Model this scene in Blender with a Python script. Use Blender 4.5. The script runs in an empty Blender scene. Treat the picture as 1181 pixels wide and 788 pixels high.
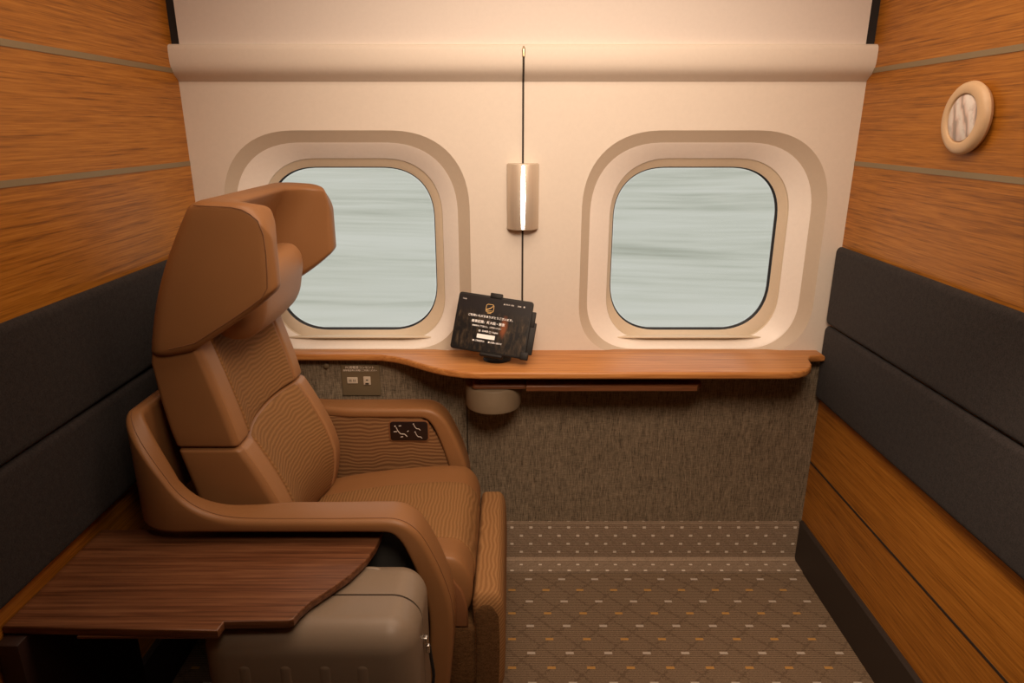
import bpy, bmesh, math, random
from mathutils import Vector, Matrix
random.seed(4)
PI = math.pi
S = bpy.context.scene
COL = S.collection

# ------------------------------------------------------------------ materials
def lin(c):
    return tuple(((v/255)/12.92 if v/255 <= .04045 else ((v/255+.055)/1.055)**2.4) for v in c)

class NT:
    def __init__(self, name):
        self.m = bpy.data.materials.new(name); self.m.use_nodes = True
        self.t = self.m.node_tree; self.t.nodes.clear()
        self.out = self.n('ShaderNodeOutputMaterial')
    def n(self, typ, **kw):
        nd = self.t.nodes.new(typ)
        for k, v in kw.items(): setattr(nd, k, v)
        return nd
    def l(self, a, b): self.t.links.new(a, b)
    def val(self, sock, v):
        if isinstance(v, bpy.types.NodeSocket): self.l(v, sock)
        else: sock.default_value = v
    def coord(self): return self.n('ShaderNodeTexCoord').outputs['Object']
    def mapping(self, vec, scale=(1,1,1), loc=(0,0,0), rot=(0,0,0)):
        m = self.n('ShaderNodeMapping'); self.l(vec, m.inputs['Vector'])
        m.inputs['Scale'].default_value = scale; m.inputs['Location'].default_value = loc; m.inputs['Rotation'].default_value = rot
        return m.outputs[0]
    def noise(self, vec, scale, detail=3, rough=.55, dist=0):
        n = self.n('ShaderNodeTexNoise'); self.l(vec, n.inputs['Vector'])
        n.inputs['Scale'].default_value = scale; n.inputs['Detail'].default_value = detail
        n.inputs['Roughness'].default_value = rough; n.inputs['Distortion'].default_value = dist
        return n.outputs['Fac']
    def ramp(self, fac, stops):
        r = self.n('ShaderNodeValToRGB'); self.l(fac, r.inputs[0])
        e = r.color_ramp.elements
        while len(e) < len(stops): e.new(.5)
        for i, (p, c) in enumerate(stops):
            e[i].position = p; e[i].color = (*c, 1)
        return r.outputs[0]
    def math(self, op, a, b=0.0, c=0.0):
        m = self.n('ShaderNodeMath', operation=op)
        for i, v in enumerate((a, b, c)): self.val(m.inputs[i], v)
        return m.outputs[0]
    def mix(self, fac, a, b):
        m = self.n('ShaderNodeMix', data_type='RGBA')
        self.val(m.inputs[0], fac)
        for s, v in ((m.inputs[6], a), (m.inputs[7], b)):
            if isinstance(v, bpy.types.NodeSocket): self.l(v, s)
            else: s.default_value = (*v, 1)
        return m.outputs[2]
    def sep(self, vec):
        s = self.n('ShaderNodeSeparateXYZ'); self.l(vec, s.inputs[0]); return s.outputs
    def comb(self, x, y, z):
        s = self.n('ShaderNodeCombineXYZ')
        for i, v in enumerate((x, y, z)): self.val(s.inputs[i], v)
        return s.outputs[0]
    def bump(self, h, strength=.2, dist=.002):
        b = self.n('ShaderNodeBump'); self.l(h, b.inputs['Height'])
        b.inputs['Strength'].default_value = strength; b.inputs['Distance'].default_value = dist
        return b.outputs[0]
    def surf(self, color, rough=.5, metal=0, bump=None, spec=.5, emit=None, estr=0, sheen=0, coat=0):
        p = self.n('ShaderNodeBsdfPrincipled')
        if isinstance(color, bpy.types.NodeSocket): self.l(color, p.inputs['Base Color'])
        else: p.inputs['Base Color'].default_value = (*color, 1)
        self.val(p.inputs['Roughness'], rough); p.inputs['Metallic'].default_value = metal
        p.inputs['Specular IOR Level'].default_value = spec
        if sheen: p.inputs['Sheen Weight'].default_value = sheen
        if coat: p.inputs['Coat Weight'].default_value = coat; p.inputs['Coat Roughness'].default_value = .25
        if emit is not None:
            if isinstance(emit, bpy.types.NodeSocket): self.l(emit, p.inputs['Emission Color'])
            else: p.inputs['Emission Color'].default_value = (*emit, 1)
            p.inputs['Emission Strength'].default_value = estr
        if bump is not None: self.l(bump, p.inputs['Normal'])
        self.l(p.outputs[0], self.out.inputs[0])
        return self.m

def plain(name, c, rough=.5, **k):
    n = NT(name)
    ns = n.noise(n.coord(), 90, 3)
    v = n.mix(ns, tuple(x*.96 for x in c), tuple(min(1, x*1.04) for x in c))
    return n.surf(v, rough, **k)

def leather(name, c, rough=.45):
    n = NT(name); co = n.coord()
    big = n.noise(co, 6, 2)
    col = n.mix(big, tuple(x*.93 for x in c), tuple(x*1.07 for x in c))
    v = n.n('ShaderNodeTexVoronoi'); n.l(co, v.inputs['Vector']); v.inputs['Scale'].default_value = 420
    return n.surf(col, rough, bump=n.bump(v.outputs['Distance'], .12, .0008), spec=.4)

def wood(name, axis, dark, mid, light, fine=1.0, rough=.42, seed=0.0):
    # long grain along axis (0 x, 1 y, 2 z)
    n = NT(name); co = n.coord()
    sc = [150*fine]*3; sc[axis] = 2.6*fine
    a = n.noise(n.mapping(co, tuple(sc), (seed, seed*.7, seed*.3)), 1.0, 5, .62, .35)
    sc2 = [330*fine]*3; sc2[axis] = 10*fine
    b = n.noise(n.mapping(co, tuple(sc2), (seed, 0, seed)), 1.0, 3, .6)
    sc3 = [5]*3; sc3[axis] = .8
    c = n.noise(n.mapping(co, tuple(sc3), (seed*2, 0, 0)), 1.0, 2, .5)
    f = n.math('ADD', n.math('MULTIPLY', a, .48), n.math('ADD', n.math('MULTIPLY', b, .38), n.math('MULTIPLY', c, .14)))
    col = n.ramp(f, [(.39, dark), (.5, mid), (.61, light)])
    return n.surf(col, rough, bump=n.bump(b, .12, .0006), spec=.4)

def weave(name, c1, c2, scale=(260, 260, 260), rough=.9, bump=.3, sheen=0):
    n = NT(name); co = n.coord()
    a = n.noise(n.mapping(co, scale), 1, 3, .6)
    b = n.noise(n.mapping(co, tuple(s*.28 for s in scale)), 1, 2, .6)
    f = n.math('ADD', n.math('MULTIPLY', a, .65), n.math('MULTIPLY', b, .35))
    return n.surf(n.ramp(f, [(.36, c1), (.64, c2)]), rough, bump=n.bump(a, bump, .001), spec=.2, sheen=sheen)

def wave_fabric(name, axis, c1, c2, period=.0125, rot=(0, 0, 0)):
    # rippled jacquard: bands vary along axis, running across y (or x)
    n = NT(name); co = n.coord()
    w = n.n('ShaderNodeTexWave', wave_type='BANDS', bands_direction='XYZ'[axis], wave_profile='SIN')
    sc = [1, 1, 1]
    n.l(n.mapping(co, tuple(sc), rot=rot), w.inputs['Vector'])
    k = 2*PI/(20*period)
    w.inputs['Scale'].default_value = k; w.inputs['Distortion'].default_value = 8
    w.inputs['Detail'].default_value = 1.2; w.inputs['Detail Scale'].default_value = .55*26/k*.9
    fine = n.noise(n.mapping(co, (500, 500, 500)), 1, 2)
    f = n.math('ADD', n.math('MULTIPLY', w.outputs['Fac'], .75), n.math('MULTIPLY', fine, .25))
    return n.surf(n.ramp(f, [(.15, c1), (.85, c2)]), .85, bump=n.bump(f, .5, .0015), spec=.25)

M = {}
M['cream'] = plain('cream_panel', (.76, .69, .605), .55)
M['cream_upper'] = plain('cream_panel_upper', (.76, .70, .645), .6)
M['bevel'] = plain('beige_bevel', (.58, .49, .385), .55)
M['ring'] = plain('white_ring', (.93, .87, .80), .38)
M['frame'] = plain('window_inner_frame', (.68, .58, .44), .5)
M['black'] = plain('black_rubber', (.012, .011, .012), .6)
M['wood_y'] = wood('oak_panel', 1, (.23, .078, .0065), (.42, .154, .0145), (.53, .215, .028), seed=3)
M['wood_x'] = wood('oak_shelf', 0, (.36, .135, .034), (.50, .205, .058), (.60, .28, .085), seed=8, rough=.38)
M['walnut'] = wood('walnut_table', 0, (.085, .030, .013), (.155, .060, .026), (.235, .10, .045), fine=.7, seed=5, rough=.32)
M['inlay'] = plain('bronze_inlay', (.30, .23, .13), .45, metal=.3)
M['groove'] = plain('dark_groove', (.03, .018, .01), .7)
M['pad'] = weave('charcoal_upholstery', (.020, .0165, .016), (.042, .035, .033), (300, 300, 300), bump=.25, sheen=.05)
M['base'] = plain('dark_baseboard', (.035, .024, .018), .6)
def m_linen():
    n = NT('heather_wall_fabric'); co = n.coord()
    v = n.noise(n.mapping(co, (480, 60, 36)), 1, 3, .65)
    h = n.noise(n.mapping(co, (60, 60, 520)), 1, 3, .65)
    g = n.noise(n.mapping(co, (700, 700, 700)), 1, 2, .6)
    f = n.math('ADD', n.math('MULTIPLY', v, .48), n.math('ADD', n.math('MULTIPLY', h, .27), n.math('MULTIPLY', g, .25)))
    return n.surf(n.ramp(f, [(.40, (.085, .066, .044)), (.60, (.34, .265, .18))]), .9, bump=n.bump(f, .4, .001), spec=.15)
M['wallfab'] = m_linen()
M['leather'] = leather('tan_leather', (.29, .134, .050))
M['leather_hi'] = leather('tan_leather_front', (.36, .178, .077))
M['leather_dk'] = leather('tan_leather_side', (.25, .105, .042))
FA, FB = (.232, .113, .039), (.318, .160, .060)
M['fab_back'] = wave_fabric('rippled_fabric_back', 2, FA, FB, .0105)
M['fab_seat'] = wave_fabric('rippled_fabric_seat', 0, FA, FB, .0095)
M['fab_leg'] = wave_fabric('rippled_fabric_legrest', 2, (.26, .125, .045), (.36, .185, .072), .0080, (0, PI/4, 0))
M['fab_arm'] = wave_fabric('rippled_fabric_arm', 2, (.15, .066, .025), (.27, .135, .055), .012)
M['mesh_side'] = weave('brown_mesh_cloth', (.075, .034, .012), (.19, .095, .036), (250, 250, 500), bump=.5)
M['stitch'] = plain('brown_piping', (.20, .088, .036), .6)
M['darkgrey'] = plain('charcoal_plastic', (.045, .042, .038), .6)
M['beige'] = plain('beige_plastic', (.34, .26, .17), .45)
M['case'] = plain('taupe_hard_shell', (.27, .205, .145), .42)
M['chrome'] = plain('chrome', (.75, .73, .70), .2, metal=1)
M['plate'] = plain('outlet_plate', (.17, .125, .07), .5)
M['socket'] = plain('socket_insert', (.66, .55, .42), .5)
M['cradle'] = plain('black_plastic', (.010, .008, .007), .55, spec=.3)
M['panel_dk'] = plain('control_panel_black', (.020, .010, .008), .3)
M['icon'] = plain('white_print', (.62, .55, .48), .5)
M['print'] = plain('pale_print', (.85, .76, .64), .5)
M['brass'] = plain('brass_clip', (.55, .42, .25), .35, metal=.8)

def m_text(name, c, s):
    n = NT(name); return n.surf(c, .5, emit=c, estr=s)
M['txt'] = m_text('screen_white', (.74, .66, .58), .35)
M['txt_dim'] = m_text('screen_grey', (.6, .52, .45), .25)
M['gold'] = m_text('screen_gold', (.66, .38, .12), .3)

def m_screen():
    n = NT('lit_screen'); co = n.coord()
    st = n.noise(n.mapping(co, (60, 22, 1)), 1, 4, .7, .4)
    pic = n.ramp(st, [(.45, (.008, .006, .005)), (.60, (.030, .019, .011)), (.80, (.12, .075, .04))])
    o = n.sep(co)
    # the picture fades out towards the top; a rust-coloured tree stands right of centre
    up = n.math('SMOOTHSTEP', o[1], .012, .040) if False else n.math('MULTIPLY', n.math('SUBTRACT', o[1], .015), 30)
    up = n.math('MINIMUM', n.math('MAXIMUM', up, 0), 1)
    col = n.mix(up, pic, (.014, .010, .009))
    dx = n.math('SUBTRACT', o[0], .036)
    dy = n.math('MULTIPLY', n.math('SUBTRACT', o[1], -.004), .38)
    d = n.math('SQRT', n.math('ADD', n.math('MULTIPLY', dx, dx), n.math('MULTIPLY', dy, dy)))
    d = n.math('ADD', d, n.math('MULTIPLY', n.math('SUBTRACT', st, .5), .02))
    g = n.math('MINIMUM', n.math('MAXIMUM', n.math('MULTIPLY', n.math('SUBTRACT', .014, d), 90), 0), .8)
    col = n.mix(g, col, (.20, .055, .018))
    return n.surf(col, .35, emit=col, estr=.40, spec=.12)
M['screen'] = m_screen()

def m_carpet(name, dx, dz, mode):
    # ribbed brown carpet with a staggered grid of small woven dashes
    n = NT(name); co = n.coord(); o = n.sep(co)
    X = o[0]; Y = n.math('ADD', o[1], o[2]) if mode == 'cove' else o[1]
    if mode == 'cove': Y = n.math('SUBTRACT', n.math('SUBTRACT', o[2], o[1]), .007)
    r = n.math('DIVIDE', Y, dz); row = n.math('FLOOR', r)
    par = n.math('MODULO', n.math('ADD', row, 1000), 2)
    fx = n.math('FRACT', n.math('ADD', n.math('ADD', n.math('DIVIDE', X, dx), n.math('MULTIPLY', par, .5)), 100))
    fy = n.math('FRACT', n.math('ADD', r, 100))
    ax = n.math('MULTIPLY', n.math('ABSOLUTE', n.math('SUBTRACT', fx, .5)), dx)
    ay = n.math('MULTIPLY', n.math('ABSOLUTE', n.math('SUBTRACT', fy, .5)), dz)
    jag = n.math('MULTIPLY', n.noise(n.mapping(co, (180, 600, 600)), 1, 1), .004)
    w, h = (.0115, .0048) if mode == 'floor' else (.0056, .0040)
    inx = n.math('LESS_THAN', n.math('ADD', ax, jag), w+.002); iny = n.math('LESS_THAN', ay, h)
    dot = n.math('MULTIPLY', inx, iny)
    rib = n.math('MULTIPLY', n.math('ADD', n.math('SINE', n.math('MULTIPLY', Y, 2*PI/.0062)), 1), .5)
    sp = n.noise(n.mapping(co, (210, 330, 330)), 1, 4, .85)
    f = n.math('ADD', n.math('MULTIPLY', sp, .7), n.math('MULTIPLY', rib, .3))
    if mode == 'floor': base = n.ramp(f, [(.30, (.060, .040, .025)), (.70, (.34, .24, .155))])
    else: base = n.ramp(f, [(.28, (.13, .092, .060)), (.72, (.42, .315, .225))])
    # darker diagonal lines joining the dashes into lozenges
    u1 = n.math('FRACT', n.math('ADD', n.math('ADD', n.math('DIVIDE', X, dx), n.math('DIVIDE', Y, dz*2)), 100.25))
    u2 = n.math('FRACT', n.math('ADD', n.math('SUBTRACT', n.math('DIVIDE', X, dx), n.math('DIVIDE', Y, dz*2)), 100.25))
    wob = n.math('MULTIPLY', n.math('SUBTRACT', n.noise(n.mapping(co, (120, 120, 120)), 1, 2), .5), .34)
    l1 = n.math('LESS_THAN', n.math('ABSOLUTE', n.math('ADD', n.math('SUBTRACT', u1, .5), wob)), .035)
    l2 = n.math('LESS_THAN', n.math('ABSOLUTE', n.math('ADD', n.math('SUBTRACT', u2, .5), wob)), .035)
    ln = n.math('MULTIPLY', n.math('MAXIMUM', l1, l2), n.math('MULTIPLY', sp, .62 if mode == 'floor' else .3))
    base = n.mix(ln, base, (.045, .026, .016))
    if mode == 'floor':
        dc = n.mix(par, (.56, .48, .40), (.54, .29, .08))
    else: dc = (.78, .69, .58)
    col = n.mix(n.math('MULTIPLY', dot, n.math('ADD', .55, n.math('MULTIPLY', sp, .6))), base, dc)
    return n.surf(col, .95, bump=n.bump(f, .5, .002), spec=.1)
M['carpet'] = m_carpet('brown_ribbed_carpet', .111, .0557, 'floor')
M['cove'] = m_carpet('brown_cove_carpet', .065, .0325, 'cove')

def m_glass():
    n = NT('window_glass')
    t = n.n('ShaderNodeBsdfTransparent'); g = n.n('ShaderNodeBsdfGlossy'); g.inputs['Roughness'].default_value = .02
    t.inputs[0].default_value = (.97, .98, .97, 1)
    fr = n.n('ShaderNodeFresnel'); fr.inputs[0].default_value = 1.45
    mx = n.n('ShaderNodeMixShader'); n.l(n.math('MULTIPLY', fr.outputs[0], .35), mx.inputs[0]); n.l(t.outputs[0], mx.inputs[1]); n.l(g.outputs[0], mx.inputs[2])
    n.l(mx.outputs[0], n.out.inputs[0]); return n.m
M['glass'] = m_glass()

def m_bank():
    n = NT('pale_misty_grass'); co = n.coord()
    a = n.noise(n.mapping(co, (.10, 1.1, 2.0)), 1, 4, .6)
    b = n.noise(n.mapping(co, (.35, 4.5, 7)), 1, 3, .6)
    f = n.math('ADD', n.math('MULTIPLY', a, .65), n.math('MULTIPLY', b, .35))
    return n.surf(n.ramp(f, [(.34, (.40, .395, .34)), (.48, (.545, .53, .475)), (.60, (.61, .59, .545))]), .95, spec=0)
M['bank'] = m_bank()

def m_picture():
    n = NT('marbled_petal_print'); co = n.coord()
    w = n.n('ShaderNodeTexWave', wave_type='BANDS', bands_direction='Y', wave_profile='SIN')
    n.l(n.mapping(co, (1, 1, .45), (0, .01, .0), (.55, 0, 0)), w.inputs['Vector'])
    w.inputs['Scale'].default_value = 11; w.inputs['Distortion'].default_value = 7; w.inputs['Detail'].default_value = 3; w.inputs['Detail Scale'].default_value = 1.6
    a = n.noise(co, 45, 5, .65)
    col = n.ramp(w.outputs['Fac'], [(.03, (.40, .33, .29)), (.14, (.66, .50, .43)), (.45, (.78, .66, .60)), (.9, (.84, .79, .74))])
    col = n.mix(n.math('MINIMUM', n.math('MAXIMUM', n.math('MULTIPLY', n.math('SUBTRACT', a, .5), 3.5), 0), .55), col, (.50, .43, .39))
    return n.surf(col, .3)
M['picture'] = m_picture()

def m_lamp():
    n = NT('lit_slit'); e = n.n('ShaderNodeEmission'); e.inputs[0].default_value = (1, .90, .78, 1); e.inputs[1].default_value = 10
    n.l(e.outputs[0], n.out.inputs[0]); return n.m
M['slit'] = m_lamp()
def m_shade():
    n = NT('satin_lamp_shade')
    st = n.noise(n.mapping(n.coord(), (260, 260, 4)), 1, 2)
    return n.surf(n.mix(st, (.62, .53, .42), (.72, .62, .50)), .36, metal=.35)
M['shade'] = m_shade()

# ------------------------------------------------------------------ object helpers
def origin(o):
    v = Vector((0, 0, 0))
    while o is not None: v = v + o.location; o = o.parent
    return v

def obj(name, bm, mat, parent=None, loc=None, smooth=True, angle=40):
    """link one bmesh (in room coordinates) as one mesh object"""
    base = Vector(loc) if loc is not None else Vector((0, 0, 0))
    off = origin(parent) if parent is not None else base
    if parent is not None and loc is not None: off = off + base
    bmesh.ops.translate(bm, verts=bm.verts, vec=-off)
    bmesh.ops.recalc_face_normals(bm, faces=bm.faces)
    me = bpy.data.meshes.new(name); bm.to_mesh(me); bm.free()
    for m in (mat if isinstance(mat, (list, tuple)) else [mat]): me.materials.append(m)
    if smooth:
        for p in me.polygons: p.use_smooth = True
        try: me.set_sharp_from_angle(angle=math.radians(angle))
        except Exception: pass
    o = bpy.data.objects.new(name, me); COL.objects.link(o)
    if parent is not None: o.parent = parent
    o.location = base
    return o

def tag(o, label=None, cat=None, group=None, kind=None):
    if label: o['label'] = label
    if cat: o['category'] = cat
    if group: o['group'] = group
    if kind: o['kind'] = kind
    return o

def thing(name, label, cat, loc, group=None):
    e = bpy.data.objects.new(name, None); COL.objects.link(e); e.location = loc
    e.empty_display_size = .05
    return tag(e, label, cat, group)

def struct(name, bm, mat, parent=None, **k):
    o = obj(name, bm, mat, parent, **k)
    if parent is None: o['kind'] = 'structure'
    return o

# ------------------------------------------------------------------ shape helpers
def box(bm, a, b, bev=0, seg=2):
    r = bmesh.ops.create_cube(bm, size=1)
    vs = r['verts']
    for v in vs:
        v.co = Vector([a[i] + (v.co[i]+.5)*(b[i]-a[i]) for i in range(3)])
    if bev:
        es = list({e for v in vs for e in v.link_edges})
        bmesh.ops.bevel(bm, geom=es, offset=bev, segments=seg, profile=.5, affect='EDGES')
    return bm

def newbox(a, b, bev=0, seg=2): return box(bmesh.new(), a, b, bev, seg)

def rbox(size, r, n=(4, 4, 4), seg=4, fn=None, bm=None):
    """rounded block centred on the origin, then bent by fn"""
    bm = bm or bmesh.new()
    h = [s/2 for s in size]
    rr = [r]*3 if not isinstance(r, (tuple, list)) else list(r)
    rr = [min(rr[i], h[i]*.999) for i in range(3)]
    ax = []
    for i in range(3):
        c = h[i]-rr[i]
        inner = [-c + 2*c*k/n[i] for k in range(n[i]+1)] if c > 1e-6 else [0]
        hi = [c + rr[i]*math.tan(PI/4*k/seg) for k in range(1, seg+1)]
        ax.append([-v for v in reversed(hi)] + inner + hi)
    N = [len(a)-1 for a in ax]
    vd = {}
    def vert(i, j, k):
        key = (i, j, k)
        if key in vd: return vd[key]
        p = [ax[0][i], ax[1][j], ax[2][k]]
        q = []; base = []
        for d in range(3):
            c = h[d]-rr[d]; b = max(-c, min(c, p[d])); base.append(b); q.append((p[d]-b)/rr[d])
        L = math.sqrt(sum(x*x for x in q)) or 1
        co = Vector([base[d]+q[d]/L*rr[d] for d in range(3)])
        if fn: co = Vector(fn(co))
        vd[key] = bm.verts.new(co); return vd[key]
    def quad(a, b, c, d):
        try: bm.faces.new([vert(*a), vert(*b), vert(*c), vert(*d)])
        except ValueError: pass
    for i in range(N[0]):
        for j in range(N[1]):
            for k in (0, N[2]): quad((i, j, k), (i+1, j, k), (i+1, j+1, k), (i, j+1, k))
    for i in range(N[0]):
        for k in range(N[2]):
            for j in (0, N[1]): quad((i, j, k), (i+1, j, k), (i+1, j, k+1), (i, j, k+1))
    for j in range(N[1]):
        for k in range(N[2]):
            for i in (0, N[0]): quad((i, j, k), (i, j+1, k), (i, j+1, k+1), (i, j, k+1))
    return bm

def shift(v): return lambda p: (p[0]+v[0], p[1]+v[1], p[2]+v[2])

def prism(pts, axis, a, b, bev=0, seg=2, bm=None):
    """outline given in the two other axes, pushed from a to b along axis"""
    bm = bm or bmesh.new()
    def mk(p, t):
        return {0: (t, p[0], p[1]), 1: (p[0], t, p[1]), 2: (p[0], p[1], t)}[axis]
    A = [bm.verts.new(mk(p, a)) for p in pts]; B = [bm.verts.new(mk(p, b)) for p in pts]
    fa = bm.faces.new(A); fb = bm.faces.new(list(reversed(B))); n = len(pts)
    for i in range(n): bm.faces.new([A[i], B[i], B[(i+1) % n], A[(i+1) % n]])
    bmesh.ops.recalc_face_normals(bm, faces=bm.faces)
    if bev:
        es = list(fa.edges)+list(fb.edges)
        bmesh.ops.bevel(bm, geom=es, offset=bev, segments=seg, profile=.5, affect='EDGES')
    return bm

def tube(pts, r, n=8, bm=None, cap=True):
    bm = bm or bmesh.new()
    pts = [Vector(p) for p in pts]; rings = []
    up = Vector((0, 0, 1))
    for i, p in enumerate(pts):
        t = (pts[min(i+1, len(pts)-1)]-pts[max(i-1, 0)]).normalized()
        s = t.cross(up)
        if s.length < 1e-3: s = t.cross(Vector((1, 0, 0)))
        s.normalize(); w = s.cross(t)
        rings.append([bm.verts.new(p + s*math.cos(2*PI*k/n)*r + w*math.sin(2*PI*k/n)*r) for k in range(n)])
    for a, b in zip(rings, rings[1:]):
        for k in range(n): bm.faces.new([a[k], a[(k+1) % n], b[(k+1) % n], b[k]])
    if cap: bm.faces.new(rings[0]); bm.faces.new(list(reversed(rings[-1])))
    return bm

def lathe(prof, axis_pt, axis='z', n=48, bm=None, a0=0, a1=2*PI):
    """profile of (radius, height) turned about an axis through axis_pt"""
    bm = bm or bmesh.new(); full = abs(a1-a0-2*PI) < 1e-6
    m = n if full else n+1
    rings = []
    for (r, h) in prof:
        ring = []
        for k in range(m):
            a = a0+(a1-a0)*k/n
            c, s = r*math.cos(a), r*math.sin(a)
            q = {'z': (c, s, h), 'x': (h, c, s), 'y': (c, h, s)}[axis]
            ring.append(bm.verts.new(Vector(axis_pt)+Vector(q)))
        rings.append(ring)
    for a, b in zip(rings, rings[1:]):
        for k in range(n): bm.faces.new([a[k], a[(k+1) % m], b[(k+1) % m], b[k]])
    bmesh.ops.remove_doubles(bm, verts=bm.verts, dist=1e-6)
    return bm

def smooth_path(pts, n):
    """Catmull-Rom through pts"""
    P = [Vector(p) for p in pts]; P = [2*P[0]-P[1]]+P+[2*P[-1]-P[-2]]
    out = []
    for i in range(1, len(P)-2):
        for k in range(n):
            t = k/n; a, b, c, d = P[i-1:i+3]
            out.append(.5*((2*b)+(c-a)*t+(2*a-5*b+4*c-d)*t*t+(3*b-a-3*c+d)*t**3))
    out.append(P[-2]); return out

def interp(xs, ys, x):
    if x <= xs[0]: return ys[0]
    for i in range(len(xs)-1):
        if x <= xs[i+1]:
            t = (x-xs[i])/(xs[i+1]-xs[i]); return ys[i]+(ys[i+1]-ys[i])*t
    return ys[-1]

# ================================================================== SETTING
XL, XR, YB, YF, ZC = -.94, 1.0, 2.04, -.75, 2.16
struct('floor', newbox((XL-.04, YF, -.05), (XR+.04, YB+.06, 0)), M['carpet'], smooth=False)
struct('ceiling', newbox((XL-.04, YF, ZC), (XR+.04, YB+.2, ZC+.05)), M['cream_upper'], smooth=False)
struct('wall_left', newbox((XL-.05, YF, 0), (XL, YB+.06, ZC)), M['wood_y'], smooth=False)
struct('wall_right', newbox((XR, YF, 0), (XR+.05, YB+.06, ZC)), M['wood_y'], smooth=False)
struct('wall_front', newbox((XL-.05, YF-.05, 0), (XR+.05, YF, ZC)), M['groove'], smooth=False)
struct('wall_back', newbox((XL, YB, .02), (XR, YB+.04, .752)), M['wallfab'], smooth=False)
# narrow dark joint between the two fabric boards
struct('trim_1', newbox((-.149, YB-.0015, .146), (-.145, YB+.004, .64)), M['groove'], smooth=False)

# carpeted cove along the foot of the window wall
cv = [(2.028, .148), (2.026, .14)] + [(2.026, .02)] + [(2.026-.014*(1-math.cos(a)), .018-.014*math.sin(a)) for a in (i*PI/2/6 for i in range(1, 7))] + [(1.957, .004), (1.953, .0), (2.045, 0), (2.045, .148)]
struct('baseboard_back', prism(cv, 0, XL+.01, XR-.012), M['cove'])
bb = [(XR-.012, .0), (XR-.012, .150), (XR-.006, .157), (XR+.001, .157), (XR+.001, 0)]
def prism_y(pts, a, b, bev=0): return prism(pts, 1, a, b, bev)
struct('baseboard_right', prism_y(bb, YF+.01, 2.03), M['base'])
bl = [(XL+.012, .0), (XL+.012, .150), (XL+.006, .157), (XL-.001, .157), (XL-.001, 0)]
struct('baseboard_left', prism_y(bl, YF+.01, 2.03), M['base'])

# bronze inlays and the dark joint in the timber side walls
k = 2
for x0, x1 in ((XL-.002, XL+.0015), (XR-.0015, XR+.002)):
    for zc in (1.595, 1.345):
        struct('trim_%d' % k, newbox((x0, YF+.01, zc-.0065), (x1, YB-.002, zc+.0065)), M['inlay'], smooth=False); k += 1
    struct('trim_%d' % k, newbox((x0, YF+.01, .373), (x1, YB-.002, .379)), M['groove'], smooth=False); k += 1

# rounded moulding across the window wall
prof = [(2.06, 1.568), (2.0397, 1.568), (2.0375, 1.5715), (2.032, 1.5755), (2.022, 1.582), (2.012, 1.590), (2.005, 1.600), (2.0012, 1.612), (2.0, 1.626),
        (2.0, 1.648), (2.002, 1.656), (2.007, 1.661), (2.014, 1.663), (2.06, 1.663)]
struct('trim_8', prism(prof, 0, XL, XR), M['cream'], angle=60)
# cream panel above it with black joint strips either side
up = [(2.022, 1.66), (2.022, 1.80), (2.012, 1.92), (1.985, 2.03), (1.93, 2.12), (1.88, 2.165), (2.08, 2.165), (2.08, 1.66)]
struct('wall_upper', prism(up, 0, XL+.024, XR-.026), M['cream_upper'], angle=60)
up2 = [(y+.006, z) for y, z in up]
struct('trim_9', prism(up2, 0, XL, XL+.026), M['black'], angle=60)
struct('trim_10', prism(up2, 0, XR-.028, XR), M['black'], angle=60)

# ---------------------------------------------------------------- windows
NW = 128
def squircle(x0, x1, z0, z1, r, y):
    """rounded rectangle, the same count of points per side and corner so loops can be bridged"""
    cx, cz = (x0+x1)/2, (z0+z1)/2; hx, hz = (x1-x0)/2, (z1-z0)/2
    if not isinstance(r, tuple): r = (r, r)
    rt, rb = r; out = []; q = NW//8
    def corner(cx_, cz_, rad, a0):
        for i in range(q):
            a = a0+PI/2*(i+.5)/q; e = 2/2.35
            c, s = math.cos(a), math.sin(a)
            out.append((cx_+rad*math.copysign(abs(c)**e, c), y, cz_+rad*math.copysign(abs(s)**e, s)))
    def side(p, p2):
        for i in range(q):
            t = (i+.5)/q; out.append((p[0]+(p2[0]-p[0])*t, y, p[1]+(p2[1]-p[1])*t))
    corner(x1-rt, z1-rt, rt, 0); side((x1-rt, z1), (x0+rt, z1)); corner(x0+rt, z1-rt, rt, PI/2); side((x0, z1-rt), (x0, z0+rb))
    corner(x0+rb, z0+rb, rb, PI); side((x0+rb, z0), (x1-rb, z0)); corner(x1-rb, z0+rb, rb, 1.5*PI); side((x1, z0+rb), (x1, z1-rt))
    return out

def outer_rect(x0, x1, z0, z1, loop, y):
    """points on the panel outline, one for each point of the inner loop"""
    cx = sum(p[0] for p in loop)/len(loop); cz = sum(p[2] for p in loop)/len(loop)
    res = []
    for p in loop:
        dx, dz = p[0]-cx, p[2]-cz
        t = min([(x1-cx)/dx if dx > 1e-9 else 1e9, (x0-cx)/dx if dx < -1e-9 else 1e9,
                 (z1-cz)/dz if dz > 1e-9 else 1e9, (z0-cz)/dz if dz < -1e-9 else 1e9])
        res.append((cx+dx*t, y, cz+dz*t))
    for c in ((x0, z0), (x0, z1), (x1, z0), (x1, z1)):
        j = min(range(len(res)), key=lambda i: (res[i][0]-c[0])**2+(res[i][2]-c[1])**2)
        res[j] = (c[0], y, c[1])
    return res

def bridge(loops, bm=None):
    bm = bm or bmesh.new()
    R = [[bm.verts.new(p) for p in L] for L in loops]
    for a, b in zip(R, R[1:]):
        n = len(a)
        for i in range(n): bm.faces.new([a[i], a[(i+1) % n], b[(i+1) % n], b[i]])
    return bm

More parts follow.
